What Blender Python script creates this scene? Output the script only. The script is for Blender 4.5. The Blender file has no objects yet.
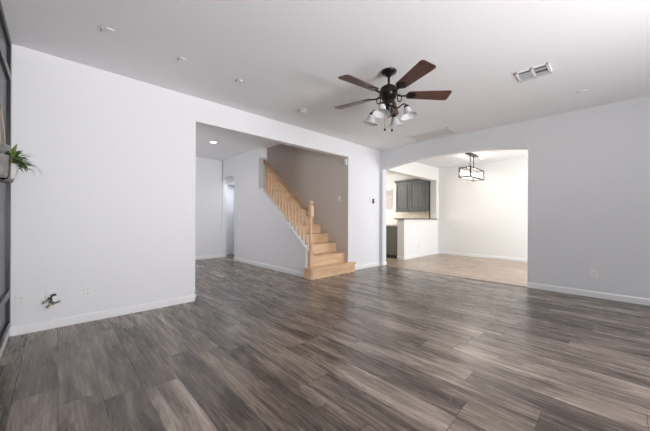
import bpy, bmesh, math, random
from mathutils import Vector, Matrix
PI = math.pi
random.seed(7)
SC = bpy.context.scene
COL = SC.collection

# ------------------------------------------------------------------ camera
cam_d = bpy.data.cameras.new('camera')
cam = bpy.data.objects.new('camera', cam_d); COL.objects.link(cam)
cam_d.sensor_width = 36.0; cam_d.lens = 280.0 / 650.0 * 36.0
cam_d.shift_y = 2.9 / 650.0
cam_d.clip_start = 0.02
cam.matrix_world = (Matrix.Translation((0, 0, 1.1)) @ Matrix.Rotation(math.radians(46.2), 4, 'Z')
                    @ Matrix.Rotation(PI / 2, 4, 'X') @ Matrix.Rotation(math.radians(0.25), 4, 'Z'))
SC.camera = cam
SC.view_settings.view_transform = 'Standard'
SC.view_settings.look = 'None'
SC.view_settings.gamma = 1.0
SC.view_settings.use_curve_mapping = False
SC.view_settings.exposure = 0.0

# ------------------------------------------------------------------ world and large lights
W = bpy.data.worlds.new('sky'); SC.world = W; W.use_nodes = True
W.node_tree.nodes['Background'].inputs[0].default_value = (0.72, 0.83, 1.0, 1)
W.node_tree.nodes['Background'].inputs[1].default_value = 1.2

def area(name, loc, rot, sx, sy, power, color, spread=180):
    l = bpy.data.lights.new(name, 'AREA'); l.shape = 'RECTANGLE'; l.size = sx; l.size_y = sy
    l.energy = power; l.color = color; l.spread = math.radians(spread)
    o = bpy.data.objects.new(name, l); COL.objects.link(o); o.location = loc; o.rotation_euler = rot
    return o
# daylight through the big window opposite wall_left and the dining window; fills noted per line
area('daylight_living', (2.85, 1.5, 1.40), (0, PI / 2, 0), 2.1, 2.9, 44, (0.96, 0.96, 1.0), 105)
area('ceiling_fill_living', (2.85, 1.5, 0.9), (0, math.radians(138), 0), 1.1, 2.9, 158, (1.0, 0.97, 0.97), 125)  # upward fill added in the window opening to brighten the ceiling
area('daylight_dining', (1.55, 7.2, 1.45), (0, PI / 2, 0), 1.7, 2.2, 150, (0.95, 0.97, 1.0))
area('daylight_hall', (-5.9, 0.35, 1.4), (PI / 2, 0, 0), 1.8, 1.9, 15, (1.0, 0.91, 0.82))
area('stairwell_top_light', (-5.2, 3.9, 5.1), (0, 0, 0), 1.8, 0.7, 3, (1.0, 0.86, 0.72))  # warm area lamp beneath the closed stairwell ceiling
area('kitchen_side_light', (-7.35, 6.8, 1.6), (0, -PI / 2, 0), 1.2, 1.8, 80, (1.0, 0.96, 0.90))  # area lamp in front of the solid kitchen side wall
area('back_hall_fill', (-7.6, 3.7, 2.08), (0, 0, 0), 0.4, 0.3, 5, (0.95, 0.97, 1.0))  # unseen fill added to brighten the space past the arched doorway

# ------------------------------------------------------------------ helpers
class MB:
    def __init__(s): s.v = []; s.f = []; s.sm = []
    def add(s, vs, fs, smooth=False):
        n = len(s.v); s.v += [tuple(v) for v in vs]
        s.f += [tuple(i + n for i in f) for f in fs]; s.sm += [smooth] * len(fs); return s
    def box(s, x0, x1, y0, y1, z0, z1, M=None):
        vs = [Vector((x, y, z)) for z in (z0, z1) for y in (y0, y1) for x in (x0, x1)]
        if M: vs = [M @ v for v in vs]
        return s.add(vs, [(0, 2, 3, 1), (4, 5, 7, 6), (0, 1, 5, 4), (2, 6, 7, 3), (0, 4, 6, 2), (1, 3, 7, 5)])
    def bbox(s, x0, x1, y0, y1, z0, z1, b=0.004, seg=2, M=None):
        bm = bmesh.new()
        vs = [bm.verts.new((x, y, z)) for z in (z0, z1) for y in (y0, y1) for x in (x0, x1)]
        for f in [(0, 2, 3, 1), (4, 5, 7, 6), (0, 1, 5, 4), (2, 6, 7, 3), (0, 4, 6, 2), (1, 3, 7, 5)]:
            bm.faces.new([vs[i] for i in f])
        bmesh.ops.bevel(bm, geom=bm.edges[:], offset=b, segments=seg, affect='EDGES', profile=0.5)
        bm.verts.index_update()
        pts = [M @ v.co if M else v.co.copy() for v in bm.verts]
        s.add(pts, [tuple(v.index for v in f.verts) for f in bm.faces]); bm.free(); return s
    def prism(s, pts, axis, a, b, smooth=False):
        # pts: 2D outline; axis 'y': pts=(x,z); 'x': pts=(y,z); 'z': pts=(x,y)
        def mk(p, t):
            if axis == 'y': return (p[0], t, p[1])
            if axis == 'x': return (t, p[0], p[1])
            return (p[0], p[1], t)
        n = len(pts)
        s.add([mk(p, a) for p in pts] + [mk(p, b) for p in pts], [tuple(range(n - 1, -1, -1)), tuple(range(n, 2 * n))])
        m = len(s.v) - 2 * n
        for i in range(n):
            j = (i + 1) % n
            s.f.append((m + i, m + j, m + n + j, m + n + i)); s.sm.append(smooth)
        return s
    def lathe(s, prof, c=(0, 0, 0), n=20, M=None, caps=True):
        vs = []
        for r, z in prof:
            for k in range(n):
                a = 2 * PI * k / n; v = Vector((r * math.cos(a), r * math.sin(a), z))
                if M: v = M @ v
                vs.append(v + Vector(c))
        fs = []
        for i in range(len(prof) - 1):
            for k in range(n):
                k2 = (k + 1) % n
                fs.append((i * n + k, i * n + k2, (i + 1) * n + k2, (i + 1) * n + k))
        s.add(vs, fs, True)
        if caps:
            m = len(s.v) - len(vs)
            s.f.append(tuple(m + k for k in range(n - 1, -1, -1))); s.sm.append(False)
            m2 = m + (len(prof) - 1) * n
            s.f.append(tuple(m2 + k for k in range(n))); s.sm.append(False)
        return s
    def tube(s, path, r, n=8, rs=None, flat=1.0):
        P = [Vector(p) for p in path]; vs = []
        up = None
        for i, p in enumerate(P):
            t = (P[min(i + 1, len(P) - 1)] - P[max(i - 1, 0)]).normalized()
            if up is None:
                up = Vector((0, 0, 1)) if abs(t.z) < 0.9 else Vector((1, 0, 0))
            a = t.cross(up).normalized(); b = a.cross(t).normalized(); up = b
            rr = rs[i] if rs else r
            for k in range(n):
                q = 2 * PI * k / n
                vs.append(p + a * (rr * math.cos(q)) + b * (rr * flat * math.sin(q)))
        fs = []
        for i in range(len(P) - 1):
            for k in range(n):
                k2 = (k + 1) % n
                fs.append((i * n + k, i * n + k2, (i + 1) * n + k2, (i + 1) * n + k))
        s.add(vs, fs, True)
        m = len(s.v) - len(vs)
        s.f.append(tuple(m + k for k in range(n - 1, -1, -1))); s.sm.append(False)
        m2 = m + (len(P) - 1) * n
        s.f.append(tuple(m2 + k for k in range(n))); s.sm.append(False)
        return s
    def build(s, name, mat, parent=None, origin=None, world=True):
        me = bpy.data.meshes.new(name)
        O = Vector(origin) if origin else Vector((0, 0, 0))
        if parent is not None and world and origin is None: O = Vector(parent.location)
        me.from_pydata([Vector(v) - O for v in s.v], [], s.f)
        me.polygons.foreach_set('use_smooth', s.sm)
        bm = bmesh.new(); bm.from_mesh(me); bmesh.ops.recalc_face_normals(bm, faces=bm.faces[:]); bm.to_mesh(me); bm.free()
        me.update()
        o = bpy.data.objects.new(name, me); COL.objects.link(o)
        me.materials.append(mat)
        if parent is not None: o.parent = parent
        elif origin: o.location = O
        return o

def tag(o, label, cat, group=None, kind=None):
    o['label'] = label; o['category'] = cat
    if group: o['group'] = group
    if kind: o['kind'] = kind
    return o
def thing(name, loc, label, cat, group=None):
    o = bpy.data.objects.new(name, None); COL.objects.link(o); o.location = loc
    o.empty_display_size = 0.1
    return tag(o, label, cat, group)
def struct(name, mb, mat):
    o = mb.build(name, mat); o['kind'] = 'structure'; return o
def sub(mb, name, mat, part):
    # a sub-part of a mesh part whose own offset inside the thing is zero
    o = mb.build(name, mat, part, origin=part.parent.location); return o
def dup(root, loc, label, name=None):
    r = root.copy(); COL.objects.link(r); r.location = loc; r['label'] = label
    for ch in list(root.children):
        c = ch.copy(); COL.objects.link(c); c.parent = r
        for g in list(ch.children):
            d = g.copy(); COL.objects.link(d); d.parent = c
    return r

# ------------------------------------------------------------------ materials
def base(name, color, rough=0.5, metal=0.0, spec=0.5, **kw):
    m = bpy.data.materials.new(name); m.use_nodes = True
    b = m.node_tree.nodes['Principled BSDF']
    b.inputs['Base Color'].default_value = (*color, 1); b.inputs['Roughness'].default_value = rough
    b.inputs['Metallic'].default_value = metal; b.inputs['Specular IOR Level'].default_value = spec
    for k, v in kw.items(): b.inputs[k.replace('_', ' ')].default_value = v
    return m
def nd(m, t, **kw):
    n = m.node_tree.nodes.new(t)
    for k, v in kw.items(): setattr(n, k, v)
    return n
def ln(m, a, b): m.node_tree.links.new(a, b)
def bump(m, scale=200, strength=0.1, dist=0.002, detail=2):
    t = nd(m, 'ShaderNodeTexCoord'); n = nd(m, 'ShaderNodeTexNoise'); n.inputs['Scale'].default_value = scale
    n.inputs['Detail'].default_value = detail
    b = nd(m, 'ShaderNodeBump'); b.inputs['Strength'].default_value = strength; b.inputs['Distance'].default_value = dist
    ln(m, t.outputs['Object'], n.inputs['Vector']); ln(m, n.outputs['Fac'], b.inputs['Height'])
    ln(m, b.outputs['Normal'], m.node_tree.nodes['Principled BSDF'].inputs['Normal'])
    return m
def mottled(m, c1, c2, scale=8, stretch=(1, 1, 1), detail=5, dist=0.0, lo=0.35, hi=0.65):
    t = nd(m, 'ShaderNodeTexCoord'); mp = nd(m, 'ShaderNodeMapping'); mp.inputs['Scale'].default_value = stretch
    n = nd(m, 'ShaderNodeTexNoise'); n.inputs['Scale'].default_value = scale; n.inputs['Detail'].default_value = detail
    n.inputs['Distortion'].default_value = dist
    r = nd(m, 'ShaderNodeValToRGB'); r.color_ramp.elements[0].position = lo; r.color_ramp.elements[1].position = hi
    r.color_ramp.elements[0].color = (*c1, 1); r.color_ramp.elements[1].color = (*c2, 1)
    ln(m, t.outputs['Object'], mp.inputs['Vector']); ln(m, mp.outputs[0], n.inputs['Vector'])
    ln(m, n.outputs['Fac'], r.inputs['Fac']); ln(m, r.outputs[0], m.node_tree.nodes['Principled BSDF'].inputs['Base Color'])
    return m

M_WALL = bump(base('wall_paint', (0.80, 0.80, 0.815), 0.55, spec=0.3), 90, 0.12, 0.003)
M_WARM = bump(base('dining_wall_paint', (0.83, 0.82, 0.80), 0.55, spec=0.3), 90, 0.12, 0.003)
M_WALLB = bump(base('dimmed_wall_paint', (0.735, 0.745, 0.755), 0.55, spec=0.3), 90, 0.12, 0.003)  # wall paint greyed so its colour carries this wall's dimmer light
M_STAIRWALL = bump(base('stairwell_paint', (0.66, 0.60, 0.545), 0.6, spec=0.3), 90, 0.12, 0.003)
M_CEIL = bump(base('ceiling_paint', (0.86, 0.86, 0.875), 0.7, spec=0.2), 120, 0.15, 0.003)
M_TRIM = base('white_trim_paint', (0.84, 0.84, 0.84), 0.35)
M_TAUPE = base('taupe_trim_paint', (0.52, 0.49, 0.45), 0.45)
M_WHITE = base('white_plastic', (0.82, 0.82, 0.80), 0.3)
M_DARKHOLE = base('dark_slot', (0.02, 0.02, 0.02), 0.8)
M_BLACK = base('black_plastic', (0.03, 0.03, 0.03), 0.35)
M_BRONZE = base('oil_rubbed_bronze', (0.022, 0.017, 0.016), 0.28, 0.6)
M_NICKEL = base('brushed_bronze_metal', (0.10, 0.085, 0.075), 0.5, 0.6)
M_ACCENT = base('charcoal_panel_paint', (0.085, 0.09, 0.09), 0.36)
M_BATTEN = base('dark_batten_paint', (0.022, 0.022, 0.024), 0.33)
M_GALV = mottled(base('weathered_grey_metal', (0.3, 0.3, 0.29), 0.5, 0.3), (0.12, 0.112, 0.10), (0.24, 0.225, 0.21), 14)
M_CREAM = base('pale_liner', (0.62, 0.61, 0.57), 0.6)
M_JUTE = base('jute_cord', (0.45, 0.36, 0.26), 0.9)
M_LEAF = mottled(base('leaf_green', (0.1, 0.2, 0.05), 0.45), (0.04, 0.075, 0.02), (0.24, 0.34, 0.11), 30)
M_CAB = mottled(base('charcoal_cabinet_paint', (0.1, 0.1, 0.1), 0.4), (0.105, 0.112, 0.108), (0.135, 0.142, 0.137), 6, (1, 1, 0.2))
M_CABG = base('grey_green_cabinet_paint', (0.15, 0.16, 0.135), 0.45)
M_GRANITE = mottled(base('dark_granite', (0.1, 0.08, 0.06), 0.2), (0.05, 0.035, 0.03), (0.22, 0.16, 0.12), 60)
M_LIGHTTOP = mottled(base('pale_stone_top', (0.6, 0.58, 0.55), 0.3), (0.5, 0.48, 0.44), (0.68, 0.66, 0.62), 40)
M_BSPLASH = mottled(base('cream_backsplash', (0.7, 0.62, 0.48), 0.35), (0.74, 0.66, 0.52), (0.86, 0.80, 0.68), 12)
M_STUCCO = bump(base('pink_stucco', (0.78, 0.50, 0.38), 0.9), 60, 0.3, 0.01)
M_BROWN = base('brown_wood_strip', (0.13, 0.075, 0.05), 0.5)
M_BRASS = base('cable_brass', (0.5, 0.42, 0.25), 0.3, 0.9)
M_GREYCABLE = base('grey_cable', (0.10, 0.10, 0.11), 0.5)
M_VENTGREY = base('vent_shadow_grey', (0.10, 0.11, 0.13), 0.7)
M_STEEL = base('grey_vent_metal', (0.42, 0.43, 0.46), 0.4)

def wood(name, c1, c2, stretch, scale=6, rough=0.35):
    m = base(name, c1, rough)
    return mottled(m, c1, c2, scale, stretch, 8, 0.6, 0.3, 0.7)
M_OAK = wood('honey_oak', (0.66, 0.42, 0.24), (0.86, 0.62, 0.40), (6, 1, 6), 3)
M_OAKV = wood('honey_oak_turned', (0.60, 0.37, 0.22), (0.84, 0.61, 0.41), (8, 8, 1), 4)
M_OAKR = wood('honey_oak_rail', (0.30, 0.155, 0.08), (0.46, 0.27, 0.15), (1, 8, 8), 4)
M_WALNUT = wood('walnut_blade', (0.060, 0.024, 0.018), (0.125, 0.055, 0.042), (1.5, 14, 14), 3, 0.38)

def plank_floor(name, width, length, ramp, rough, seam=0.35, off=(0, 0), ramp_mix=0.62):
    m = base(name, (0.3, 0.3, 0.3), rough, spec=0.55); N = m.node_tree
    b = N.nodes['Principled BSDF']
    def math_(op, a, c=None, clamp=False):
        n = nd(m, 'ShaderNodeMath', operation=op); n.use_clamp = clamp
        for i, x in enumerate((a, c)):
            if x is None: continue
            if isinstance(x, (int, float)): n.inputs[i].default_value = x
            else: ln(m, x, n.inputs[i])
        return n.outputs[0]
    t = nd(m, 'ShaderNodeTexCoord'); sp = nd(m, 'ShaderNodeSeparateXYZ'); ln(m, t.outputs['Object'], sp.inputs[0])
    x = math_('ADD', sp.outputs[0], 50 + off[0]); y = math_('ADD', sp.outputs[1], 50 + off[1])
    yr = math_('DIVIDE', y, width); row = math_('FLOOR', yr); fy = math_('SUBTRACT', yr, row)
    wn = nd(m, 'ShaderNodeTexWhiteNoise', noise_dimensions='1D'); ln(m, row, wn.inputs['W'])
    xr = math_('ADD', math_('DIVIDE', x, length), math_('MULTIPLY', wn.outputs['Value'], 7.0))
    colm = math_('FLOOR', xr); fx = math_('SUBTRACT', xr, colm)
    idv = nd(m, 'ShaderNodeCombineXYZ'); ln(m, row, idv.inputs[0]); ln(m, colm, idv.inputs[1])
    wid = nd(m, 'ShaderNodeTexWhiteNoise', noise_dimensions='3D'); ln(m, idv.outputs[0], wid.inputs['Vector'])
    pid = wid.outputs['Value']
    # grain coordinates, shifted per plank
    gx = math_('ADD', math_('MULTIPLY', x, 1.0), math_('MULTIPLY', pid, 37.0))
    gy = math_('ADD', math_('MULTIPLY', y, 1.0), math_('MULTIPLY', pid, 91.0))
    def noise(sx, sy, scale, detail, dist, rough_=0.55):
        cb = nd(m, 'ShaderNodeCombineXYZ'); ln(m, math_('MULTIPLY', gx, sx), cb.inputs[0]); ln(m, math_('MULTIPLY', gy, sy), cb.inputs[1])
        n = nd(m, 'ShaderNodeTexNoise'); n.inputs['Scale'].default_value = scale; n.inputs['Detail'].default_value = detail
        n.inputs['Distortion'].default_value = dist; n.inputs['Roughness'].default_value = rough_
        ln(m, cb.outputs[0], n.inputs['Vector']); return n.outputs['Fac']
    n1 = noise(0.8, 6.5, 1.5, 5, 0.9, 0.58)     # broad cathedral figure
    n2 = noise(1.6, 34.0, 2.0, 4, 0.0, 0.6)         # fine fibre
    n3 = noise(0.7, 4.5, 1.3, 3, 0.7)          # soft cloudy tone
    rings = math_('PINGPONG', math_('MULTIPLY', n1, 9.0), 0.5)
    s1 = math_('ADD', math_('MULTIPLY', n1, 0.85), math_('MULTIPLY', n2, 0.17))
    s2 = math_('ADD', s1, math_('MULTIPLY', n3, 0.55))
    s3 = math_('ADD', s2, math_('MULTIPLY', rings, 0.22))
    s4 = math_('ADD', s3, math_('MULTIPLY', pid, 0.15))
    fac = math_('SUBTRACT', s4, 0.515 if seam > .5 else .57)
    rp = nd(m, 'ShaderNodeValToRGB'); cr = rp.color_ramp
    while len(cr.elements) < len(ramp): cr.elements.new(0.5)
    for e, (p, c) in zip(cr.elements, ramp): e.position = p; e.color = (*c, 1)
    ln(m, fac, rp.inputs['Fac'])
    ey = math_('MINIMUM', fy, math_('SUBTRACT', 1.0, fy)); ex = math_('MINIMUM', fx, math_('SUBTRACT', 1.0, fx))
    sy = math_('LESS_THAN', ey, 0.0022 / width); sx = math_('LESS_THAN', ex, 0.0022 / length)
    sm = math_('MAXIMUM', sy, sx)
    mx = nd(m, 'ShaderNodeMix', data_type='RGBA'); mx.inputs['B'].default_value = (0.03, 0.026, 0.024, 1)
    ln(m, math_('MULTIPLY', sm, seam), mx.inputs['Factor']); ln(m, rp.outputs[0], mx.inputs['A'])
    ln(m, mx.outputs['Result'], b.inputs['Base Color'])
    bp = nd(m, 'ShaderNodeBump'); bp.inputs['Strength'].default_value = 0.15; bp.inputs['Distance'].default_value = 0.002
    hh = math_('SUBTRACT', math_('MULTIPLY', n2, 0.12), sm)
    ln(m, hh, bp.inputs['Height']); ln(m, bp.outputs['Normal'], b.inputs['Normal'])
    rr = math_('ADD', math_('MULTIPLY', n2, 0.08), rough - 0.04); ln(m, rr, b.inputs['Roughness'])
    return m
M_FLOOR = plank_floor('grey_wood_planks', 0.2, 1.3,
    [(0.18, (0.055, 0.041, 0.035)), (0.33, (0.122, 0.093, 0.075)), (0.46, (0.23, 0.183, 0.148)), (0.60, (0.38, 0.312, 0.258)), (0.80, (0.58, 0.50, 0.43))],
    0.27, 0.8, off=(0, -0.01))
M_TILE = plank_floor('tan_travertine_floor', 0.45, 0.45,
    [(0.2, (0.26, 0.19, 0.135)), (0.45, (0.42, 0.32, 0.24)), (0.6, (0.54, 0.43, 0.34)), (0.8, (0.64, 0.54, 0.44))], 0.28, 0.4)

def emit(name, color, strength):
    m = bpy.data.materials.new(name); m.use_nodes = True; nt = m.node_tree
    b = nt.nodes['Principled BSDF']; b.inputs['Base Color'].default_value = (*color, 1)
    b.inputs['Emission Color'].default_value = (*color, 1); b.inputs['Emission Strength'].default_value = strength
    return m
M_BULB = emit('lit_bulb', (1.0, 0.92, 0.80), 5)
M_LED = emit('lit_led_lens', (1.0, 0.93, 0.82), 12)
def glass(name, tint, alpha, rough=0.05):
    m = bpy.data.materials.new(name); m.use_nodes = True; nt = m.node_tree
    b = nt.nodes['Principled BSDF']; b.inputs['Base Color'].default_value = (*tint, 1); b.inputs['Roughness'].default_value = rough
    b.inputs['Alpha'].default_value = alpha
    return m
M_GLASS = glass('clear_seeded_glass', (0.9, 0.9, 0.9), 0.14)
M_FROST = glass('frosted_alabaster_glass', (0.78, 0.78, 0.80), 0.62, 0.25)
M_PANE = glass('window_glass', (0.9, 0.95, 1.0), 0.12)

# ------------------------------------------------------------------ dimensions
H = 2.70; XA = -3.87; XI = -4.0; YB = 5.5; YI = 5.65; YC = -0.325; XD = 2.75
SY0, SY1 = 3.35, 3.47; WY = 4.38; HX = -7.65; DY = 8.76; DX = 1.35; TOP = 5.2

# ------------------------------------------------------------------ floors and ceilings
struct('floor', MB().box(-9.6, XD + .15, -0.46, YB, -0.12, 0), M_FLOOR)
struct('floor_tile', MB().box(-7.6, DX + .15, YB, DY + .15, -0.12, -0.002), M_TILE)
struct('trim_1', MB().bbox(-3.79, -1.0, YB - .012, YB + .012, -0.01, 0.004, 0.002, 1), base('threshold_strip', (0.10, 0.075, 0.06), 0.4))
struct('ceiling', MB().box(XA, XD + .15, -0.46, YB, H, H + .12), M_CEIL)
struct('ceiling_hall', MB().box(-9.6, XI, 0.2, SY0, H, H + .3), M_CEIL)
struct('ceiling_dining', MB().box(XA, DX + .15, YI, DY + .15, H, H + .12), M_CEIL)
struct('ceiling_kitchen', MB().box(-7.6, XA, WY + .12, DY + .15, H, H + .12), M_CEIL)
struct('ceiling_stairwell', MB().box(-9.6, XA, SY0, WY + .12, TOP, TOP + .1), M_CEIL)

# ------------------------------------------------------------------ walls
w = MB()
w.box(XI, XA, -0.46, 1.33, 0, H + .12); w.box(XI, XA, 1.33, WY, 2.38, TOP); w.box(XI, XA, WY, YI, 0, H + .12)
w.box(XI, XA, WY, WY + .12, H, TOP)
struct('wall_left', w, M_WALL)
# right wall with the arched opening
def arch(xa, xb, z0, rise, n=28):
    out = []
    for i in range(n + 1):
        t = i / n; x = xa + (xb - xa) * t; u = 2 * t - 1
        out.append((x, z0 + rise * (1 - u * u)))
    return out
AX0, AX1 = -3.79, -1.0
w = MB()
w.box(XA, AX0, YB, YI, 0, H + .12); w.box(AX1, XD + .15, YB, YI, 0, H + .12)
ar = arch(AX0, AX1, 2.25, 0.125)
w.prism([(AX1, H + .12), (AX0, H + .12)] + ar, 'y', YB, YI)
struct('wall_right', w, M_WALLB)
w = MB()
w.box(XA, XD, YC - .15, YC, 0, H + .12); struct('wall_front', w, M_ACCENT)
for n_, (x0, x1, z0, z1) in enumerate([(XA, XA + .075, 0.10, H), (XA + .075, XD, H - .06, H), (XA + .075, XD, 2.33, 2.40), (XA + .075, XD, 0.38, 0.445),
                        (XA + .075, XD, 0.10, 0.155), (-2.55, -2.47, .1, 2.33), (-1.2, -1.12, .1, 2.33)]):
    struct('trim_%d' % (n_ + 2), MB().box(x0, x1, YC, YC + .022, z0, z1), M_BATTEN if n_ not in (3,) else M_ACCENT)
# wall behind the camera side, with the big window
w = MB()
w.box(XD, XD + .15, -0.46, 0.0, 0, H); w.box(XD, XD + .15, 3.0, YI, 0, H); w.box(XD, XD + .15, 0.0, 3.0, 0, 0.3); w.box(XD, XD + .15, 0.0, 3.0, 2.45, H)
struct('wall_behind', w, M_WALL)
def window_frame(name, x, y0, y1, z0, z1, nm):
    m_ = MB()
    m_.box(x, x + .05, y0, y0 + .06, z0, z1).box(x, x + .05, y1 - .06, y1, z0, z1).box(x, x + .05, y0, y1, z0, z0 + .06).box(x, x + .05, y0, y1, z1 - .06, z1)
    for k in range(1, nm): yy = y0 + (y1 - y0) * k / nm; m_.box(x, x + .05, yy - .025, yy + .025, z0, z1)
    return struct(name, m_, M_TRIM)
window_frame('window_1', XD + .02, 0.0, 3.0, 0.3, 2.45, 3)
# dining room
struct('wall_dining', MB().box(-4.02, DX + .15, DY, DY + .15, 0, H), M_WARM)
w = MB(); w.box(DX, DX + .15, YI, 6.1, 0, H).box(DX, DX + .15, 8.3, DY, 0, H).box(DX, DX + .15, 6.1, 8.3, 0, .6).box(DX, DX + .15, 6.1, 8.3, 2.3, H)
struct('wall_dining_side', w, M_WARM)
window_frame('window_2', DX + .05, 6.1, 8.3, 0.6, 2.3, 2)
# half wall, header and column between dining and kitchen
HWX0, HWX1 = -4.13, -3.93
struct('wall_half', MB().box(HWX0, HWX1, 6.69, 8.62, 0, 1.08), M_WARM)
struct('wall_column', MB().box(HWX0, HWX1, 8.62, DY, 0, 2.31), M_WARM)
struct('wall_header', MB().box(HWX0, HWX1, YI, DY, 2.31, H), M_WARM)
struct('trim_9', MB().box(HWX0 - .035, HWX0, 8.60, 8.66, 1.11, 2.31), M_BROWN)
# kitchen
w = MB()
w.box(-7.6, -6.85, DY, DY + .15, 0, H).box(-5.56, -4.02, DY, DY + .15, 0, H).box(-6.85, -5.56, DY, DY + .15, 0, 1.38).box(-6.85, -5.56, DY, DY + .15, 2.19, H)
struct('wall_kitchen', w, M_WARM)
struct('wall_kitchen_side', MB().box(-7.6, -7.45, WY + .12, DY, 0, H), M_WARM)
m_ = MB(); m_.box(-6.85, -5.56, DY + .05, DY + .09, 1.38, 1.43).box(-6.85, -5.56, DY + .05, DY + .09, 2.14, 2.19).box(-6.85, -6.80, DY + .05, DY + .09, 1.38, 2.19).box(-5.61, -5.56, DY + .05, DY + .09, 1.38, 2.19).box(-6.22, -6.19, DY + .05, DY + .09, 1.38, 2.19)
wf = struct('window_3', m_, M_TRIM)
MB().box(-6.84, -5.57, DY + .065, DY + .07, 1.40, 2.17).build('pane', M_PANE, wf)
struct('wall_neighbour', MB().box(-11, -4, 11.2, 11.4, -0.1, 4.5), M_STUCCO)
struct('wall_backsplash', MB().box(-5.45, HWX0, DY - .012, DY, 0.92, 1.36), M_BSPLASH)
# hall
w = MB(); w.box(HX - .12, HX, 0.2, SY0, 0, H)
struct('wall_hall', w, M_WALL)
w = MB(); w.box(-6.9, -6.81, 0.2, .34, 0, H).box(-5.0, XI, 0.2, .34, 0, H).box(-6.9, -5.0, .2, .34, 2.4, H).box(-6.9, -5.0, .2, .34, 0, .45).box(HX, -6.9, .2, .34, 0, H)
struct('wall_hall_front', w, M_WALL)
# stair side wall: doorway with an arched head, full height part, sloping knee wall
DX0, DX1 = HX + .02, -6.90
w = MB()
w.box(HX, DX0, SY0, SY1, 0, H); w.box(DX1, -5.55, SY0, SY1, 0, TOP)
ar2 = [(DX0 + (DX1 - DX0) * .5 * (1 - math.cos(PI * i / 16)), 2.08 + 0.15 * math.sin(PI * i / 16)) for i in range(17)]
w.prism([(DX1, TOP), (HX, TOP), (HX, 2.08)] + ar2, 'y', SY0, SY1)
def kz(x): return 0.55 + 0.778 * (-4.0 - x)
w.prism([(-4.0, 0), (-4.0, kz(-4.0) - .03), (-5.55, kz(-5.55) - .03), (-5.55, 0)], 'y', SY0, SY1)
w.box(-5.55, XI, SY0 , SY1, H + .0, TOP)
struct('wall_stair', w, M_WALL)
struct('wall_stairwell', MB().box(-9.6, XI, WY, WY + .12, 0, TOP), M_STAIRWALL)
struct('wall_stair_jamb', MB().box(XI, XA - .001, WY - .004, WY, 0, 2.38), M_STAIRWALL)
struct('wall_stairwell_end', MB().box(-9.6, -9.5, SY1, WY, 0, TOP), M_STAIRWALL)
# back room beyond the arched doorway
struct('wall_back_hall', MB().box(-8.25, -8.15, SY1, 4.0, 0, 2.1).box(-8.15, -6.9, 3.92, 4.0, 0, 2.1), M_WALL)
struct('ceiling_back_hall', MB().box(-8.25, -6.8, SY1, 4.0, 2.1, 2.2), M_WALL)
struct('wall_back_hall_side', MB().box(-6.9, -6.8, SY1, 4.0, 0, 2.1), M_WALL)

# cap and skirt on the knee wall
w = MB(); y0, y1 = SY0 - .014, SY1 + .014
w.prism([(-3.985, 0), (-3.985, kz(-3.985)), (-5.55, kz(-5.55)), (-5.55, kz(-5.55) - .055), (-4.045, kz(-4.045) - .055), (-4.045, 0)], 'y', y0, y1)
struct('trim_10', w, M_TRIM)
struct('trim_11', MB().bbox(-5.66, -5.545, SY0 - .02, SY1 + .005, 1.78, 2.47, .004, 1), M_TAUPE)

# baseboards
def bb_x(name, x0, x1, y, d, mat=M_TRIM, h=.085):   # runs along x, projects towards d
    pr = [(0, 0), (.014, 0), (.014, h - .015), (.006, h), (0, h)]
    struct(name, MB().prism([(y + d * p[0], p[1]) for p in pr], 'x', x0, x1), mat)
def bb_y(name, y0, y1, x, d, mat=M_TRIM, h=.085):
    pr = [(0, 0), (.014, 0), (.014, h - .015), (.006, h), (0, h)]
    struct(name, MB().prism([(x + d * p[0], p[1]) for p in pr], 'y', y0, y1), mat)
bb_y('baseboard_left', YC + .022, 1.345, XA, 1)
bb_y('baseboard_left_far', 4.535, YB, XA, 1)
bb_x('baseboard_right', AX1 - .0, XD, YB, -1)
bb_x('baseboard_corner', XA, AX0 + .0, YB, -1)
bb_y('baseboard_jamb', YB, YI, AX0, 1)
bb_x('baseboard_front', XA, XD, YC, 1, h=.10)
bb_x('baseboard_stair', DX1, -4.045, SY0, -1)
bb_y('baseboard_hall', 0.34, SY0, HX, 1)
bb_x('baseboard_dining', HWX1, DX, DY, -1)
bb_y('baseboard_half', 6.69, DY, HWX1, 1)
bb_x('baseboard_half_end', HWX0, HWX1, 6.69, -1)
bb_y('baseboard_opening', 1.215, 1.33, 0, 0) if False else bb_x('baseboard_opening', XI, XA + .014, 1.33, 1)
bb_x('baseboard_back_hall', -8.15, -6.9, 3.92, -1)

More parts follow.
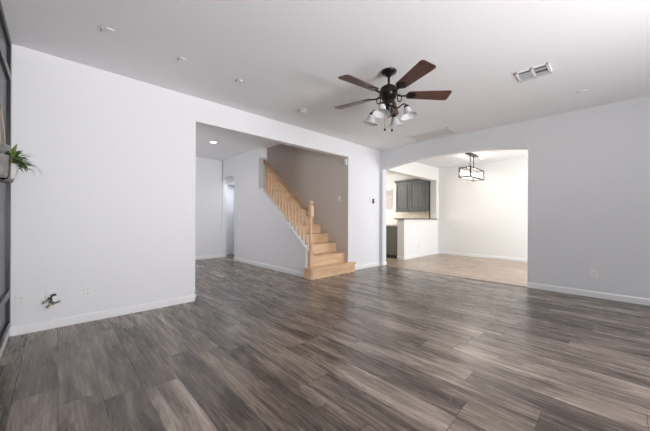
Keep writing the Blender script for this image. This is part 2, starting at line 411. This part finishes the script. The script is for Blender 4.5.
# ------------------------------------------------------------------ staircase
st = thing('staircase', (-3.9, 3.95, 0), 'honey oak staircase rising left behind the white sloping half wall', 'staircase')
RUN, RISE = 0.25, 0.193
NX = -3.95          # nosing of the second step
for i in range(14):
    z1 = RISE * (i + 1)
    if i == 0:
        # bullnose starting step, wider than the flight
        def outline(o, r=.06, xf=-3.765):
            pts = [(XI + .02 if False else -3.985, 3.30 - o)]
            pts = []
            yL, yR, xF = 3.285 - o, 4.515 + o, xf + o
            xl = -3.975; xr = XA + .002
            pts += [(xl, yL)]
            for k in range(7): a = -PI / 2 + k * PI / 12; pts.append((xF - r + r * math.cos(a), yL + r + r * math.sin(a)))
            for k in range(7): a = k * PI / 12; pts.append((xF - r + r * math.cos(a), yR - r + r * math.sin(a)))
            pts += [(xr, yR), (xr, WY - .012), (-4.02, WY - .012), (-4.02, SY1 + .016), (xl, SY1 + .016)]
            return pts
        MB().prism(outline(0), 'z', 0, z1 - .03).build('riser', M_OAK, st)
        MB().prism(outline(.025), 'z', z1 - .03, z1).build('tread', M_OAK, st)
        continue
    xn = NX - RUN * (i - 1)
    MB().box(xn - .04, xn - .022, SY1 + .001, WY - .001, z1 - RISE, z1 - .03).build('riser', M_OAK, st)
    if i < 13:
        MB().bbox(xn - RUN - .025, xn, SY1 + .001, WY - .001, z1 - .03, z1, .008, 2).build('tread', M_OAK, st)
    else:
        MB().bbox(xn - 1.0, xn, SY1 + .001, WY - .001, z1 - .03, z1, .008, 2).build('landing', M_OAK, st)

# railing
RY = 3.41
def rz(x):   # centre height of the handrail, easing near the newel
    z = kz(x) + .645
    if x > -4.22: z = kz(-4.22) + .645 - (x + 4.22) * .778 + (x + 4.22) ** 2 * 1.25
    return z
rl = thing('stair_railing', (-3.93, RY, 0.193), 'oak stair railing with turned balusters above the white sloping half wall', 'railing')
xs = [-5.55 + (-3.955 + 5.55) * k / 24 for k in range(25)]
prof = [(-.028, -.02), (.028, -.02), (.033, .005), (.02, .028), (-.02, .028), (-.033, .005)]
vs = []; fs = []
for x in xs:
    for a, b in prof: vs.append((x, RY + a, rz(x) + b))
for i in range(len(xs) - 1):
    for k in range(6): fs.append((i * 6 + k, i * 6 + (k + 1) % 6, (i + 1) * 6 + (k + 1) % 6, (i + 1) * 6 + k))
fs += [tuple(range(6)), tuple(range(24 * 6, 25 * 6))]
MB().add(vs, fs, True).build('handrail', M_OAKR, rl)
nb = 14
base_bal = None
for k in range(nb):
    x = -5.485 + k * (1.42 / (nb - 1))
    hgt = rz(x) - .015 - kz(x)
    m_ = MB(); zb = kz(x) - .01
    m_.box(x - .0145, x + .0145, RY - .0145, RY + .0145, zb, zb + .13)
    P = [(.0135, .12), (.016, .135), (.008, .15), (.015, .17), (.0165, .21), (.013, .28), (.008, .33), (.013, .345), (.008, .36), (.010, .42), (.0075, hgt + .01)]
    m_.lathe(P, (x, RY, zb), 12)
    m_.build('baluster', M_OAKV, rl)
m_ = MB(); nx = -3.93; z0 = RISE
m_.bbox(nx - .040, nx + .040, RY - .040, RY + .040, z0, z0 + .30, .004, 1)
m_.lathe([(.036, .29), (.040, .305), (.024, .325), (.032, .35), (.035, .42), (.031, .55), (.024, .74), (.033, .76), (.022, .78), (.024, .90), (.034, .93), (.034, .95)], (nx, RY, z0), 20)
m_.bbox(nx - .040, nx + .040, RY - .040, RY + .040, z0 + .945, z0 + 1.13, .004, 1)
m_.lathe([(.043, 1.125), (.046, 1.14), (.022, 1.155), (.022, 1.165)], (nx, RY, z0), 20)
npost = m_.build('newel_post', M_OAKV, rl)
m_ = MB().lathe([(.012, 1.155), (.030, 1.17), (.038, 1.19), (.040, 1.205), (.036, 1.225), (.022, 1.242), (.004, 1.248)], (nx, RY, z0), 20)
sub(m_, 'newel_cap', M_OAKV, npost)

# ------------------------------------------------------------------ ceiling fan
FX, FY = -1.72, 2.60
fan = thing('ceiling_fan', (FX, FY, H), 'dark bronze ceiling fan with five walnut blades and glass shades', 'ceiling fan')
def rot(a, tx=0): return Matrix.Rotation(a, 4, 'Z') @ Matrix.Rotation(tx, 4, 'X')
FO = (FX, FY, 0)
MB().lathe([(.082, H), (.084, H - .010), (.076, H - .022), (.045, H - .036), (.024, H - .056), (.020, H - .062)], FO, 28).build('canopy', M_BRONZE, fan)
MB().lathe([(.013, H - .05), (.013, 2.535)], FO, 12).build('downrod', M_BRONZE, fan)
MB().lathe([(.020, 2.56), (.030, 2.55), (.034, 2.535), (.070, 2.53), (.086, 2.515), (.094, 2.50), (.086, 2.487), (.095, 2.478), (.095, 2.44), (.084, 2.425), (.074, 2.40), (.055, 2.385)], FO, 32).build('motor_housing', M_BRONZE, fan)
MB().lathe([(.056, 2.39), (.062, 2.375), (.062, 2.345), (.070, 2.335), (.070, 2.32), (.050, 2.30), (.036, 2.28), (.042, 2.265), (.034, 2.25), (.018, 2.235), (.010, 2.215), (.014, 2.205), (.004, 2.195)], FO, 28).build('switch_housing', M_BRONZE, fan)
ph0 = -25
for k in range(5):
    a = math.radians(ph0 + 72 * k)
    Mx = Matrix.Translation((FX, FY, 2.445)) @ Matrix.Rotation(a, 4, 'Z')
    tilt = Matrix.Rotation(math.radians(-12), 4, 'X')
    # iron
    m_ = MB()
    P = [Vector((.095, 0, .0)), Vector((.13, 0, -.012)), Vector((.17, 0, -.010)), Vector((.205, 0, -.004))]
    m_.tube([Mx @ p for p in P], .012, 8, [.016, .012, .012, .014], 0.7)
    outl = [(.185, -.022), (.215, -.042), (.262, -.045), (.292, -.02), (.30, 0), (.292, .02), (.262, .045), (.215, .042), (.185, .022)]
    n = len(outl); T = Mx @ tilt
    m_.add([T @ Vector((x, y, -.008)) for x, y in outl] + [T @ Vector((x, y, -.0035)) for x, y in outl],
           [tuple(range(n)), tuple(range(n, 2 * n))] + [(i, (i + 1) % n, n + (i + 1) % n, n + i) for i in range(n)])
    for sx, sy in ((.225, .022), (.225, -.022), (.27, 0)):
        m_.lathe([(.005, -.012), (.005, -.006)], (0, 0, 0), 8, T @ Matrix.Translation((sx, sy, 0)))
    lp = [Mx @ Vector((.118 + .022 * math.cos(2 * PI * j / 14), 0, -.035 + .038 * math.sin(2 * PI * j / 14))) for j in range(15)]
    m_.tube(lp, .006, 6)
    m_.build('blade_iron', M_BRONZE, fan)
    # blade
    r0, r1, w0, w1 = .20, .662, .060, .082
    o = []
    for j in range(7): q = PI / 2 + j * PI / 12; o.append((r0 + .03 + .03 * math.cos(q), w0 - .03 + .03 * math.sin(q)))
    o2 = [(x, -y) for x, y in reversed(o)]
    e = []
    for j in range(7): q = -PI / 2 + j * PI / 12; e.append((r1 - .03 + .03 * math.cos(q), -w1 + .03 + .03 * math.sin(q)))
    e2 = [(x, -y) for x, y in reversed(e)]
    outl = o + o2 + e + e2
    n = len(outl)
    bl = MB().add([Vector((x, y, -.003)) for x, y in outl] + [Vector((x, y, .003)) for x, y in outl],
             [tuple(range(n)), tuple(range(n, 2 * n))] + [(i, (i + 1) % n, n + (i + 1) % n, n + i) for i in range(n)])
    ob = bl.build('blade', M_WALNUT, fan, origin=(0, 0, 0))
    ob.matrix_basis = Matrix.Translation((0, 0, 2.445 - H)) @ Matrix.Rotation(a, 4, 'Z') @ tilt
for k in range(4):
    a = math.radians(14 + 90 * k); c, s = math.cos(a), math.sin(a)
    def P(r, z): return (FX + r * c, FY + r * s, z)
    arm = MB().tube([P(.045, 2.315), P(.075, 2.285), P(.11, 2.285), P(.145, 2.305), P(.17, 2.312), P(.185, 2.30), P(.188, 2.28)], .0075, 8).build('light_arm', M_BRONZE, fan)
    tl = Matrix.Translation(P(.19, 2.285)) @ Matrix.Rotation(a, 4, 'Z') @ Matrix.Rotation(math.radians(-14), 4, 'Y')
    sub(MB().lathe([(.012, .008), (.026, .0), (.028, -.025), (.024, -.032)], (0, 0, 0), 16, tl), 'socket', M_BRONZE, arm)
    sh = [(1.2 * q_[0], -.024 + 1.18 * (q_[1] + .024)) for q_ in [(.026, -.024), (.030, -.035), (.034, -.055), (.042, -.075), (.058, -.092), (.074, -.104), (.076, -.106), (.071, -.104), (.055, -.089), (.039, -.073), (.031, -.055), (.027, -.038), (.023, -.024)]]
    MB().lathe(sh, (0, 0, 0), 24, tl, caps=False).build('glass_shade', M_FROST, fan)
    MB().lathe([(.010, -.03), (.014, -.045), (.022, -.062), (.020, -.075), (.010, -.084), (.002, -.086)], (0, 0, 0), 14, tl).build('bulb', M_WHITE, fan)
for dx, dy in ((-.030, -.027), (.012, .048)):
    ch = MB().tube([(FX + dx, FY + dy, 2.30), (FX + dx, FY + dy, 2.08)], .0016, 6).build('pull_chain', M_BRONZE, fan)
    sub(MB().lathe([(.002, 2.085), (.009, 2.078), (.012, 2.068), (.009, 2.057), (.002, 2.052)], (FX + dx, FY + dy, 0), 12), 'chain_knob', M_BRONZE, ch)

# ------------------------------------------------------------------ linear pendant in the dining room
PX, PY = -2.49, 7.42
pd = thing('pendant_light', (PX, PY, H), 'rectangular glass box pendant with dark metal frame in dining area', 'pendant light')
MB().bbox(PX - .06, PX + .06, PY - .28, PY + .28, H - .025, H, .004, 1).build('canopy', M_NICKEL, pd)
for dy in (-.12, .12):
    MB().lathe([(.010, H - .02), (.010, 2.335)], (PX, PY + dy, 0), 10).build('rod', M_NICKEL, pd)
x0, x1, y0, y1, z0, z1 = PX - .125, PX + .125, PY - .46, PY + .46, 2.10, 2.32
m_ = MB(); t = .013
for x in (x0, x1):
    for y in (y0, y1): m_.box(x - t, x + t, y - t, y + t, z0, z1)
for z in (z0, z1):
    for x in (x0, x1): m_.box(x - t, x + t, y0, y1, z - t, z + t)
    for y in (y0, y1): m_.box(x0, x1, y - t, y + t, z - t, z + t)
m_.box(PX - .03, PX + .03, y0, y1, z1 - .006, z1 + .014)
m_.build('frame', M_NICKEL, pd)
for k, (a, b, c, d) in enumerate([(x0, x1, y0, y0), (x0, x1, y1, y1), (x0, x0, y0, y1), (x1, x1, y0, y1)]):
    e = .002
    MB().box(a - e * (a == b) + t * (a != b), b + e * (a == b) - t * (a != b), c - e * (c == d) + t * (c != d), d + e * (c == d) - t * (c != d), z0 + t, z1 - t).build('glass_panel', M_GLASS, pd)
for k in range(4):
    yy = PY - .33 + .22 * k
    so = MB().lathe([(.012, 2.315), (.018, 2.30), (.018, 2.265), (.014, 2.26)], (PX, yy, 0), 12).build('socket', M_NICKEL, pd)
    sub(MB().lathe([(.010, 2.262), (.016, 2.245), (.028, 2.215), (.028, 2.20), (.018, 2.178), (.003, 2.17)], (PX, yy, 0), 14), 'bulb', M_BULB, so)
def point(name, loc, power, color, r=.05):
    l = bpy.data.lights.new(name, 'POINT'); l.energy = power; l.color = color; l.shadow_soft_size = r
    o = bpy.data.objects.new(name, l); COL.objects.link(o); o.location = loc; return o
for yy in (PY - .22, PY + .22): point('pendant_glow', (PX, yy, 2.2), 7, (1.0, 0.94, 0.86), .06)

# ------------------------------------------------------------------ recessed lights
def spot(name, loc, power, color, ang=150):
    l = bpy.data.lights.new(name, 'SPOT'); l.energy = power; l.color = color; l.spot_size = math.radians(ang); l.spot_blend = .6; l.shadow_soft_size = .07
    o = bpy.data.objects.new(name, l); COL.objects.link(o); o.location = loc; return o
RL = None
for (x, y, lab, pw) in [(-5.90, 2.38, 'round recessed downlight glowing in the hall ceiling', 7),
                    (-2.44, 8.05, 'round recessed downlight in dining ceiling behind the pendant', 14),
                    (-5.25, 7.95, 'round recessed downlight in the kitchen ceiling', 30)]:
    if RL is None:
        RL = thing('recessed_light', (x, y, H), lab, 'ceiling light', 'recessed ceiling downlights')
        MB().lathe([(.062, H - .002), (.085, H - .002), (.086, H - .006), (.064, H - .008), (.062, H - .002)], (x, y, 0), 28, caps=False).build('trim_ring', M_WHITE, RL)
        MB().lathe([(.062, H - .001), (.062, H - .004), (.04, H - .006)], (x, y, 0), 28).build('lens', M_LED, RL)
    else: dup(RL, (x, y, H), lab)
    spot('downlight', (x, y, H - .03), pw, (1.0, .92, .82))

# ------------------------------------------------------------------ ceiling fittings
# square supply diffuser
vx, vy, vh = -.635, 3.745, .15
vt = thing('ceiling_vent', (vx, vy, H), 'small square white louvred air register in ceiling right of fan', 'air vent')
MB().box(vx - .125, vx + .125, vy - .115, vy + .115, H - .004, H - .001).build('backing', M_VENTGREY, vt)
m_ = MB()
m_.bbox(vx - .15, vx - .122, vy - .14, vy + .14, H - .012, H, .003, 1).bbox(vx + .122, vx + .15, vy - .14, vy + .14, H - .012, H, .003, 1)
m_.bbox(vx - .15, vx + .15, vy - .14, vy - .112, H - .012, H, .003, 1).bbox(vx - .15, vx + .15, vy + .112, vy + .14, H - .012, H, .003, 1)
m_.bbox(vx - .014, vx + .014, vy - .14, vy + .14, H - .012, H, .003, 1)
m_.build('frame', M_WHITE, vt)
for bx in (-.068, .068):
    for j in range(7):
        yy = vy - .085 + j * .033
        R_ = Matrix.Translation((vx + bx, yy, H - .009)) @ Matrix.Rotation(math.radians(-35), 4, 'X')
        if j == 0 or (bx > 0 and j in (2, 3)): continue
        MB().box(-.053, .053, -.013, .013, -.0008, .0008, R_).build('slat', M_STEEL, vt)
# return grille
gx, gy = -2.44, 5.13
gt = thing('return_air_grille', (gx, gy, H), 'wide flat white return air grille in ceiling near the arch', 'air vent')
MB().box(gx - .37, gx + .37, gy - .20, gy + .20, H - .004, H - .001).build('backing', base('grille_backing', (.80, .79, .78), .8), gt)
m_ = MB()
m_.bbox(gx - .40, gx + .40, gy - .23, gy - .20, H - .008, H, .002, 1).bbox(gx - .40, gx + .40, gy + .20, gy + .23, H - .008, H, .002, 1)
m_.bbox(gx - .40, gx - .37, gy - .23, gy + .23, H - .008, H, .002, 1).bbox(gx + .37, gx + .40, gy - .23, gy + .23, H - .008, H, .002, 1)
m_.build('frame', M_CEIL, gt)
for j in range(26):
    xx = gx - .36 + j * .0288
    R_ = Matrix.Translation((xx, gy, H - .007)) @ Matrix.Rotation(math.radians(30), 4, 'Y')
    MB().box(-.010, .010, -.20, .20, -.0007, .0007, R_).build('slat', M_CEIL, gt)
# smoke detector
sx, sy = -3.22, 2.62
sd = thing('smoke_detector', (sx, sy, H), 'round white smoke detector on ceiling left of the fan', 'smoke detector')
MB().lathe([(.066, H), (.066, H - .010), (.060, H - .014)], (sx, sy, 0), 28).build('base', M_WHITE, sd)
bd = MB().lathe([(.058, H - .012), (.057, H - .026), (.050, H - .036), (.02, H - .040)], (sx, sy, 0), 28).build('body', M_WHITE, sd)
sub(MB().lathe([(.0585, H - .016), (.0595, H - .019), (.0585, H - .022)], (sx, sy, 0), 28, caps=False), 'sensing_slot', M_DARKHOLE, bd)
# blank mounting brackets along the left part of the ceiling
BR = None
for (x, y, lab, sc, rz_) in [(-3.01, .30, 'small white bracket on the ceiling at upper left, largest of three', 1.0, 0),
                         (-3.04, .90, 'small white ceiling bracket in the middle of the row of three', .8, 0),
                         (-3.05, 1.52, 'small white ceiling bracket nearest the smoke detector', .8, 0)]:
    if BR is None:
        BR = thing('ceiling_bracket', (x, y, H), lab, 'bracket', 'small brackets on the ceiling')
        MB().bbox(x - .035, x + .035, y - .005, y + .055, H - .007, H, .002, 1).build('plate', M_WHITE, BR)
        MB().bbox(x - .03, x + .03, y - .036, y - .026, H - .022, H, .002, 1).build('tab', M_STEEL, BR)
    else:
        d = dup(BR, (x, y, H), lab); d.scale = (sc,) * 3
cp = thing('ceiling_cover_plate', (-.30, 4.73, H), 'faint round white cover plate on ceiling near right wall', 'cover plate')
MB().lathe([(.055, H), (.055, H - .004), (.045, H - .009), (.01, H - .010)], (-.30, 4.73, 0), 24).build('disc', M_CEIL, cp)

# ------------------------------------------------------------------ wall plates
def plate(name, P, axis, d, label, cat, kind='outlet', group=None, w=.072, h=.116):
    # axis: wall normal axis, d: direction of the normal
    o = thing(name, P, label, cat, group)
    if kind == 'outlet': o['group'] = 'white duplex wall outlets'
    if kind == 'switch': o['group'] = 'white light switches'
    def bx(mb, u0, u1, v0, v1, t0, t1, b=None):
        if axis == 'x': a = (P[0] + min(d * t0, d * t1), P[0] + max(d * t0, d * t1), P[1] + u0, P[1] + u1, P[2] + v0, P[2] + v1)
        else: a = (P[0] + u0, P[0] + u1, P[1] + min(d * t0, d * t1), P[1] + max(d * t0, d * t1), P[2] + v0, P[2] + v1)
        if b: mb.bbox(*a, b, 1)
        else: mb.box(*a)
        return mb
    bx(MB(), -w / 2, w / 2, -h / 2, h / 2, 0, .006, .0025).build('cover_plate', M_WHITE, o)
    if kind in ('outlet', 'double'):
        offs = (0,) if kind == 'outlet' else (-.023, .023)
        for ou in offs:
            for ov in (-.022, .022):
                r = bx(MB(), ou - .016, ou + .016, ov - .014, ov + .014, .005, .008, .0015).build('receptacle', M_WHITE, o)
                q = MB()
                for su in (-.007, .005): bx(q, ou + su, ou + su + .003, ov - .004, ov + .006, .008, .0086)
                sub(q, 'slots', M_DARKHOLE, r)
    elif kind == 'switch':
        bx(MB(), -.016, .016, -.033, .033, .005, .010, .002).build('rocker', M_WHITE, o)
    return o
plate('wall_outlet', (XA, -.235, .32), 'x', 1, 'white duplex outlet on left wall beside the charcoal corner', 'outlet')
plate('wall_outlet', (XA, .245, .32), 'x', 1, 'white duplex outlet on left wall, right of the cable plate', 'outlet')
plate('wall_outlet', (-.22, YB, .33), 'y', -1, 'white duplex outlet low on the wall right of the arch', 'outlet')
plate('wall_outlet', (HX, 2.84, .40), 'x', 1, 'outlet on the far hall wall left of the arched doorway', 'outlet')
plate('wall_outlet', (-5.59, SY0, .31), 'y', -1, 'outlet low on the wall beneath the staircase', 'outlet')
plate('wall_outlet', (HWX1, 7.51, .35), 'x', 1, 'outlet on the white half wall under the granite ledge', 'outlet')
plate('light_switch', (-6.63, SY0, 1.11), 'y', -1, 'white switch on hall wall right of arched doorway', 'switch', 'switch')
plate('light_switch', (-4.13, WY, 1.53), 'y', -1, 'white switch on taupe stairwell wall above the lower steps', 'switch', 'switch')
plate('wall_plate', (XA, 5.33, 1.14), 'x', 1, 'small blank white wall plate below the black thermostat', 'wall plate', 'blank', w=.045, h=.05)
wp = plate('light_switch', (XA, 5.13, 1.53), 'x', 1, 'white switch plate beside the black thermostat near the corner', 'switch', 'switch')
th = thing('thermostat', (XA, 5.23, 1.50), 'small black thermostat on white wall between stairs and arch', 'thermostat')
MB().bbox(XA, XA + .018, 5.205, 5.262, 1.445, 1.555, .006, 2).build('housing', M_BLACK, th)
MB().bbox(XA + .017, XA + .020, 5.215, 5.252, 1.505, 1.545, .001, 1).build('display', M_VENTGREY, th)
ms = thing('motion_sensor', (-3.925, WY - .01, 2.27), 'small white motion sensor at top right of stair opening', 'motion sensor')
MB().bbox(-3.955, -3.885, WY - .05, WY - .01, 2.21, 2.33, .008, 2).build('housing', M_WHITE, ms)
MB().bbox(-3.945, -3.895, WY - .054, WY - .048, 2.225, 2.265, .002, 1).build('lens', M_CREAM, ms)
# cable plate with loose cables
cp = thing('cable_plate', (XA, -.04, .30), 'wall plate with tangled grey cables on left wall between outlets', 'cable plate')
MB().bbox(XA, XA + .006, -.076, -.004, .24, .385, .0025, 1).build('cover_plate', M_WHITE, cp)
def cable(pts, r, mat, tip=None):
    # smooth through points
    P = [Vector(p) for p in pts]; out = []
    for i in range(len(P) - 1):
        p0 = P[max(i - 1, 0)]; p1 = P[i]; p2 = P[i + 1]; p3 = P[min(i + 2, len(P) - 1)]
        for j in range(6):
            t_ = j / 6
            out.append(.5 * ((2 * p1) + (p2 - p0) * t_ + (2 * p0 - 5 * p1 + 4 * p2 - p3) * t_ ** 2 + (3 * p1 - p0 - 3 * p2 + p3) * t_ ** 3))
    out.append(P[-1])
    o = MB().tube(out, r, 8).build('cable', mat, cp)
    if tip is not None:
        d_ = (out[-1] - out[-3]).normalized()
        sub(MB().tube([out[-1] - d_ * .004, out[-1] + d_ * .022], r * 1.7, 8), 'connector', tip, o)
X = XA
cable([(X + .004, -.040, .305), (X + .03, -.038, .31), (X + .045, -.028, .325), (X + .04, -.035, .335), (X + .035, -.022, .335)], .0065, M_GREYCABLE, M_BLACK)
cable([(X + .004, -.045, .30), (X + .025, -.055, .295), (X + .04, -.068, .285), (X + .04, -.075, .28)], .006, M_GREYCABLE, M_BRASS)
cable([(X + .004, -.036, .295), (X + .03, -.03, .275), (X + .04, -.01, .255), (X + .045, .012, .26)], .006, M_GREYCABLE, M_STEEL)
cable([(X + .004, -.042, .29), (X + .03, -.048, .265), (X + .035, -.045, .245), (X + .04, -.05, .235)], .006, M_CREAM, M_BRASS)
cable([(X + .004, -.04, .30), (X + .035, -.055, .31), (X + .045, -.03, .30), (X + .04, -.045, .275), (X + .04, -.03, .255)], .0055, M_BLACK, M_BRASS)

# ------------------------------------------------------------------ hanging planter on the charcoal wall
px0, px1 = -3.40, -3.06; yc = YC
pl = thing('wall_planter', (-3.2, yc, 1.38), 'grey metal wall planter with green trailing plant on charcoal panelling', 'planter')
m_ = MB()
o = [(yc, 1.555), (yc, 1.375), (yc + .05, 1.372), (yc + .068, 1.378), (yc + .075, 1.40), (yc + .080, 1.545), (yc + .076, 1.545), (yc + .071, 1.405), (yc + .064, 1.385), (yc + .01, 1.382), (yc + .006, 1.555)]
m_.prism(o, 'x', px0, px1)
e_ = [(yc, 1.555), (yc, 1.375), (yc + .05, 1.372), (yc + .068, 1.378), (yc + .075, 1.40), (yc + .080, 1.545), (yc + .05, 1.555)]
m_.prism(e_, 'x', px1 - .004, px1).prism(e_, 'x', px0, px0 + .004)
m_.build('trough', M_GALV, pl)
m_ = MB(); m_.bbox(px0, px1, yc, yc + .014, 1.57, 1.64, .003, 1)
m_.prism([(yc, 1.575), (yc + .085, 1.58), (yc + .08, 1.62), (yc + .055, 1.63), (yc, 1.632)], 'x', px1 - .006, px1)
m_.build('bracket', M_GALV, pl)
m_ = MB(); m_.tube([(px1 - .02, yc + .03, 1.63), (px1 - .03, yc + .022, 1.78), (px1 - .2, yc + .014, 1.95)], .005, 8).tube([(px0 + .02, yc + .03, 1.63), (px0 + .03, yc + .022, 1.78), (px1 - .2, yc + .014, 1.95)], .005, 8)
m_.build('cord', M_JUTE, pl)
m_ = MB(); m_.lathe([(.018, 1.39), (.022, 1.40), (.038, 1.47), (.044, 1.50), (.046, 1.505)], (-3.2, yc + .074, 0), 18)
m_.build('cup_liner', M_CREAM, pl)
fo = MB()
def leaf(p, yaw, el, L, wd, curl):
    c, s = math.cos(yaw), math.sin(yaw); q = Vector(p); e = el; n = 9; seg = L / (n - 1); L_, R_, C_ = [], [], []
    for i in range(n):
        t_ = i / (n - 1); ww = wd * math.sin(PI * min(1, .15 + .85 * t_) ** .9) * (1 - t_ * .2) + .0012
        side = Vector((-s, c, 0)) * ww
        if q.x > -3.84 and q.y > yc + .028:
            pass
        q.y = max(q.y, yc + .012)
        L_.append(q - side); R_.append(q + side); C_.append(q + Vector((0, 0, -.25 * ww)))
        q = q + Vector((c * math.cos(e), s * math.cos(e), math.sin(e))) * seg; e -= curl / n
    vs_ = []
    for a_, b_, c_ in zip(L_, C_, R_): vs_ += [a_, b_, c_]
    fs_ = []
    for i in range(n - 1):
        k = i * 3; fs_ += [(k, k + 1, k + 4, k + 3), (k + 1, k + 2, k + 5, k + 4)]
    fo.add(vs_, fs_, True)
rr = random.Random(11)
for i in range(150):
    x = rr.uniform(-3.38, -3.12); y = yc + rr.uniform(.03, .075)
    leaf((x, y, 1.50 + rr.uniform(0, .03)), rr.uniform(0.1, PI - .1), rr.uniform(.2, 1.5), rr.uniform(.08, .16), rr.uniform(.012, .021), rr.uniform(.4, 2.4))
for x, yw, el, L, cu in [(-3.33, 1.5, .75, .20, 3.0), (-3.30, 1.35, .55, .21, 2.6), (-3.36, 1.7, .3, .17, 2.6), (-3.28, 1.45, -.1, .14, .5), (-3.34, 1.6, .9, .15, 3.0)]:
    leaf((x, yc + .08, 1.51), yw, el, L * 1.1, .014, cu)
fo.build('foliage', M_LEAF, pl)
pl.children[-1].modifiers.new('thickness', 'SOLIDIFY').thickness = .0008

# ------------------------------------------------------------------ kitchen
cx0, cx1, cy0, cy1, cz0, cz1 = -5.28, -4.17, 8.42, DY, 1.36, 2.33
kc = thing('upper_cabinet', ((cx0 + cx1) / 2, cy1, cz0), 'charcoal two-door upper kitchen cabinet seen above the granite ledge', 'cabinet')
MB().box(cx0, cx1, cy0 + .022, cy1, cz0, cz1).build('body', M_CAB, kc)
m_ = MB(); m_.prism([(cy0 + .02, cz1 - .01), (cy0 - .03, cz1 + .05), (cy0 - .035, cz1 + .07), (cy1, cz1 + .07), (cy1, cz1 - .01)], 'x', cx0 - .03, cx1)
m_.build('crown_moulding', M_CAB, kc)
MB().box(cx0, cx1, cy0, cy0 + .03, cz0 - .035, cz0).build('light_rail', M_CAB, kc)
for k in range(2):
    a = cx0 + .012 + k * .53; b = a + .52
    m_ = MB(); f_ = .062; z0, z1 = cz0 + .01, cz1 - .02
    m_.bbox(a, a + f_, cy0, cy0 + .02, z0, z1, .003, 1).bbox(b - f_, b, cy0, cy0 + .02, z0, z1, .003, 1)
    m_.bbox(a + f_ - .004, b - f_ + .004, cy0, cy0 + .02, z0, z0 + f_, .003, 1).bbox(a + f_ - .004, b - f_ + .004, cy0, cy0 + .02, z1 - f_, z1, .003, 1)
    m_.box(a + f_ - .004, b - f_ + .004, cy0 + .017, cy0 + .0205, z0 + f_, z1 - f_)
    dr = m_.build('door', M_CAB, kc)
    sub(MB().bbox(a + f_ + .02, b - f_ - .02, cy0 - .002, cy0 + .016, z0 + f_ + .02, z1 - f_ - .02, .007, 1), 'raised_panel', M_CAB, dr)
bc = thing('base_cabinet', (-4.44, 7.6, 0), 'grey green base cabinet end seen left of the white half wall', 'cabinet')
MB().box(-4.75, HWX0 - .006, 6.76, 8.755, .09, .885).build('body', M_CABG, bc)
MB().box(-4.69, HWX0 - .006, 6.80, 8.755, 0, .09).build('toe_kick', M_BATTEN, bc)
for k in range(4):
    MB().bbox(-4.77, -4.75, 6.79 + k * .44, 7.22 + k * .44, .12, .87, .004, 1).build('door', M_CABG, bc)
MB().bbox(-4.74, -4.15, 6.752, 6.762, .13, .87, .003, 1).build('end_panel', M_CABG, bc)
ct = MB().bbox(-4.79, HWX0 - .002, 6.73, 8.755, .885, .925, .006, 1).build('countertop', M_LIGHTTOP)
tag(ct, 'pale stone countertop on the grey green base cabinet', 'countertop')
lg = MB().bbox(HWX0 - .07, HWX1 + .05, 6.64, 8.615, 1.08, 1.112, .006, 2).build('bar_ledge', M_GRANITE)
tag(lg, 'dark granite ledge topping the white half wall', 'bar top')
